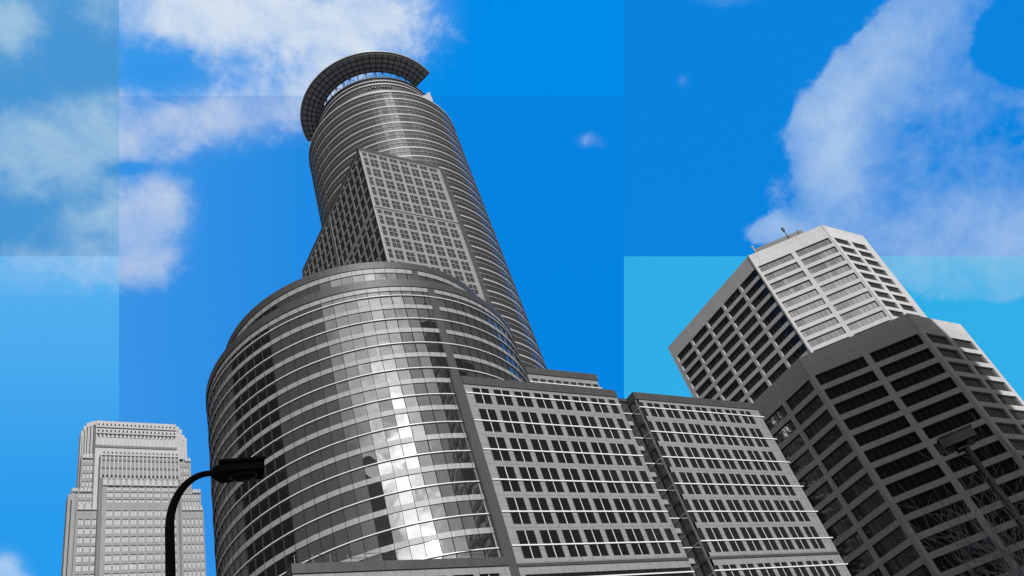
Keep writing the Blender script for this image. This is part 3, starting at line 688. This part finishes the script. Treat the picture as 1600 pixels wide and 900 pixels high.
for i in range(21): x = (41.35+1.455*i)*1.01; b.box(x-.12, x+.12, 302.7, 302.98, 212.3, 218.0, M['limelight'])
b.build('fins', lt)
for z in (203.6, 200.1, 196.5): course(43.4, 71.6, 300, z, .9)
niches(43.5, 71.5, 300-.31, 196.5, 19, .8, .3)
arcade(44.0, 71.3, 300, 194.6, 13, 2.2); arcade(36.2, 43.1, 303, 183.9, 3, 1.8); arcade(72, 79.8, 303, 183.4, 6, 1.5); arcade(36.8, 43, 308, 205.4, 5, 1.3); arcade(73.6, 76, 308, 205.2, 2, 1.3)
arcade(34.2, 36, 306, 190.8, 2, 1.2); arcade(76.2, 79.3, 306, 190.9, 3, 1.3); arcade(36.6, 43, 306, 190.8, 5, 1.2)
b = MB()                                        # vertical piers of the shaft corners
for x in (43.45, 70.9): b.box(x, x+.75, 299.7, 299.98, 0, 195, M['limedark'])
b.box(43.0, 43.28, 300.4, 303, 0, 206, M['limedark']); b.build('corner_pier', lt)
for b in ARC: b.build('arcade', lt)
add_windows(lt, specs)
for x, h in ((41.5, 2.0), (45.0, 2.2), (49.3, 1.4), (55.6, 1.3), (60.8, 1.2), (66.3, .9), (69.7, 2.2)):
    b = MB(); x *= 1.01; b.tube([(x, 304, 223.5), (x, 304, 224.0+h)], .12, M['limedark'], 5); b.box(x-.3, x+.3, 303.9, 304.1, 224.5, 224.7, M['limedark']); b.build('finial', lt)

# ------------------------------------------------------------------ the other side of the streets (seen in the glass, casting the street's shade; the mid rise block is added for shade alone)
def plain_tower(label, x0, x1, y0, y1, h, mt, gm, step=None):
    root = thing('office_tower', label, 'building', ((x0+x1)/2, (y0+y1)/2, 0))
    wall = MB(); sp_ = []
    zs = [(4+3.9*k, 6.3+3.9*k) for k in range(int((h-8)/3.9))]
    for P, u, n, w in (((x0, y0), (1, 0), (0, -1), x1-x0), ((x1, y0), (0, 1), (1, 0), y1-y0), ((x1, y1), (-1, 0), (0, 1), x1-x0), ((x0, y1), (0, -1), (-1, 0), y1-y0)):
        hs = [(1., w-1., a, b_) for a, b_ in zs]
        facade(wall, P, u, n, w, 0, h, hs, .3, mt)
        for hh in hs: sp_.append((0, window_mesh(P, u, n, hh, .3, gm, M['joint'], max(3, int(w/3)))))
    wall.face([(x0, y0, h), (x1, y0, h), (x1, y1, h), (x0, y1, h)], M['roof'])
    if step: wall.box(x0+2, x0+step[0], y0+2, y1-2, h, h+step[1], mt)
    wall.build('wall', root); add_windows(root, sp_, 'window_band')
darkstone = stone('dark_cladding', .03, .1, 1., (3, 3.9), .05); darkstone.node_tree.nodes['Principled BSDF'].inputs['Specular IOR Level'].default_value = .1
M['pane'].node_tree.nodes['Principled BSDF'].inputs['Specular IOR Level'].default_value = .1
plain_tower('dark office tower out of the picture to the left, mirrored in the round glass wall', -72, -36, 84, 150, 165, darkstone, M['pane'])
plain_tower('narrow dark tower behind the viewer, mirrored low in the round glass wall', -66, -46, -60, -38, 140, darkstone, M['pane'], (10, 6))
plain_tower('broad office tower across the street behind the viewer on the right', 88, 154.5, -90, -20, 158, darkstone, M['pane'])
plain_tower('unseen mid rise block added behind the viewer to shade the curved street lamp', -14, 6, -60, -30, 48, M['concrete'], M['pane'])  # never in view, added to keep the sun off the curved street lamp

# ------------------------------------------------------------------ street lamps
def P_(az, rng, z): return Vector((rng*math.cos(R(az)), rng*math.sin(R(az)), z))
lamp = thing('street_lamp', 'black street lamp with curved neck and box head in front of the distant stepped tower', 'street lamp', P_(77.3, 14, .13))
zt = 9.55
pts = [P_(77.3, 14, z) for z in (.13, 1, 4, 8, zt)]
adir = P_(-11, 1, 0)
rad_ = .92
arc = []
for k in range(1, 13):
    t = R(90*k/12); arc.append(pts[-1]+adir*(rad_*.72*(1-math.cos(t)))+Vector((0, 0, rad_*1.12*math.sin(t))))
b = MB(); b.tube(pts[:2], [.11, .1], M['black'], 16); b.tube(pts+arc+[arc[-1]+adir*.12], [.1, .095, .09, .084, .079]+[.075-.002*k for k in range(12)]+[.055], M['black'], 16)
b.tube([pts[0], pts[0]+Vector((0, 0, .25))], .2, M['black'], 16); b.build('pole', lamp, True)
hc = arc[-1]+adir*.12
b = MB(); side = Vector((0, 0, 1)).cross(adir); Zv = Vector((0, 0, 1))
def frus(mb, o, a, c, d, L, w0, w1, h0, h1, mt):
    P0 = [o-c*w0/2-d*h0*.5, o+c*w0/2-d*h0*.5, o+c*w0*.42+d*h0*.5, o-c*w0*.42+d*h0*.5]; Q = [o+a*L-c*w1/2-d*h1*.5, o+a*L+c*w1/2-d*h1*.5, o+a*L+c*w1*.42+d*h1*.5, o+a*L-c*w1*.42+d*h1*.5]
    for i in range(4): j = (i+1) % 4; mb.face([P0[i], P0[j], Q[j], Q[i]], mt)
    mb.face(P0[::-1], mt); mb.face(Q, mt)
frus(b, hc-adir*.06, adir, side, Zv, .16, .14, .38, .13, .20, M['black']); frus(b, hc+adir*.1, adir, side, Zv, .74, .40, .38, .21, .17, M['black'])
b.obox(hc+adir*.06-side*.22+Zv*.09, adir*.80, side*.44, Zv*.05, M['black'])
hd = b.build('lamp_head', lamp)
b = MB(); q0 = hc+adir*.48-Zv*.12
for i in range(4):
    rr0, rr1 = (.17, .15, .1, .04)[i], (.15, .1, .04, .004)[i]; z0_, z1_ = (0, -.03, -.06, -.075)[i], (-.03, -.06, -.075, -.08)[i]
    for j in range(16):
        a, c = 2*math.pi*j/16, 2*math.pi*(j+1)/16
        f = lambda r, an, z: q0+adir*r*1.5*math.cos(an)+side*r*math.sin(an)+Zv*z
        b.face([f(rr0, a, z0_), f(rr0, c, z0_), f(rr1, c, z1_), f(rr1, a, z1_)], M['lens'])
b.build('lens', hd)

lamp2 = thing('street_lamp', 'dark street lamp with angled box head against the shaded concrete tower at right', 'street lamp', P_(24.6, 22, .13))
b = MB(); b.tube([P_(24.6, 22, z) for z in (.13, 3, 6, 8.9)], [.12, .105, .09, .078], M['black'], 14); b.tube([P_(24.6, 22, .13), P_(24.6, 22, .4)], .22, M['black'], 14); b.build('pole', lamp2, True)
o = P_(24.8, 22, 9.0); ax = P_(-48, 1, 0); sx = P_(42, 1, 0)
b = MB()
tl = Vector((0, 0, 1))
b.obox(o-ax*.40-sx*.26, ax*.8, sx*.52, tl*.24, M['black']); b.obox(o-ax*.42-sx*.28+tl*.24, ax*.84, sx*.56, tl*.04, M['black'])
b.obox(o-ax*.12-sx*.12-tl*.12, ax*.24, sx*.24, tl*.12, M['black'])
h2 = b.build('lamp_head', lamp2)
b = MB(); b.obox(o-ax*.36-sx*.2-tl*.03, ax*.22, sx*.4, tl*.03, M['lens']); b.obox(o+ax*.14-sx*.2-tl*.03, ax*.22, sx*.4, tl*.03, M['lens']); b.build('lens', h2)

# ------------------------------------------------------------------ bare tree at the right edge
tree = thing('bare_tree', 'leafless tree with tangled thin grey twigs at the lower right corner', 'tree', P_(23.8, 15.5, .13))
tr = MB(); cr = MB(); R4 = random.Random(11)
def grow(p, d, ln, rad, lev, mb):
    n = 4 if lev < 3 else 3; pts_ = [p]; rr_ = [rad]; q = p.copy(); dd = d.copy(); kids = []
    for i in range(n):
        dd = (dd+Vector((R4.gauss(0, .13), R4.gauss(0, .13), R4.gauss(0, .07)+.05))).normalized(); q = q+dd*(ln/n)
        pts_.append(q.copy()); rr_.append(max(.0036, rad*(1-.52*(i+1)/n))); kids.append((q.copy(), dd.copy(), rr_[-1]))
    mb.tube(pts_, rr_, M['bark'], 8 if lev == 0 else (5 if lev < 3 else 3), cap=False)
    if lev >= 5: return
    nk = (5, 4, 4, 3, 3)[lev]
    for i in range(nk):
        b_, bd, br = kids[-1] if i == 0 else kids[R4.randrange(1 if lev < 2 else 0, len(kids))]
        a = R4.uniform(0, 2*math.pi); t = bd.orthogonal().normalized(); t = (t*math.cos(a)+bd.cross(t)*math.sin(a)); sp2 = R4.uniform(.35, .85)
        grow(b_, (bd*math.cos(sp2)+t*math.sin(sp2)+Vector((0, 0, .12))).normalized(), ln*R4.uniform(.6, .82), br*.72, lev+1, cr)
base_ = P_(23.8, 15.5, .13)
tr.tube([base_, base_+Vector((.03, 0, .3)), base_+Vector((.05, .02, 2.1))], [.22, .15, .12], M['bark'], 10, cap=False)
tr.build('trunk', tree, True)
for a in range(6):
    an = 2*math.pi*a/6+.4; grow(base_+Vector((.05, .02, 1.85+.05*a)), Vector((math.cos(an)*.62, math.sin(an)*.62, 1)).normalized(), 1.75, .07, 1, cr)
cr.build('crown', tree)
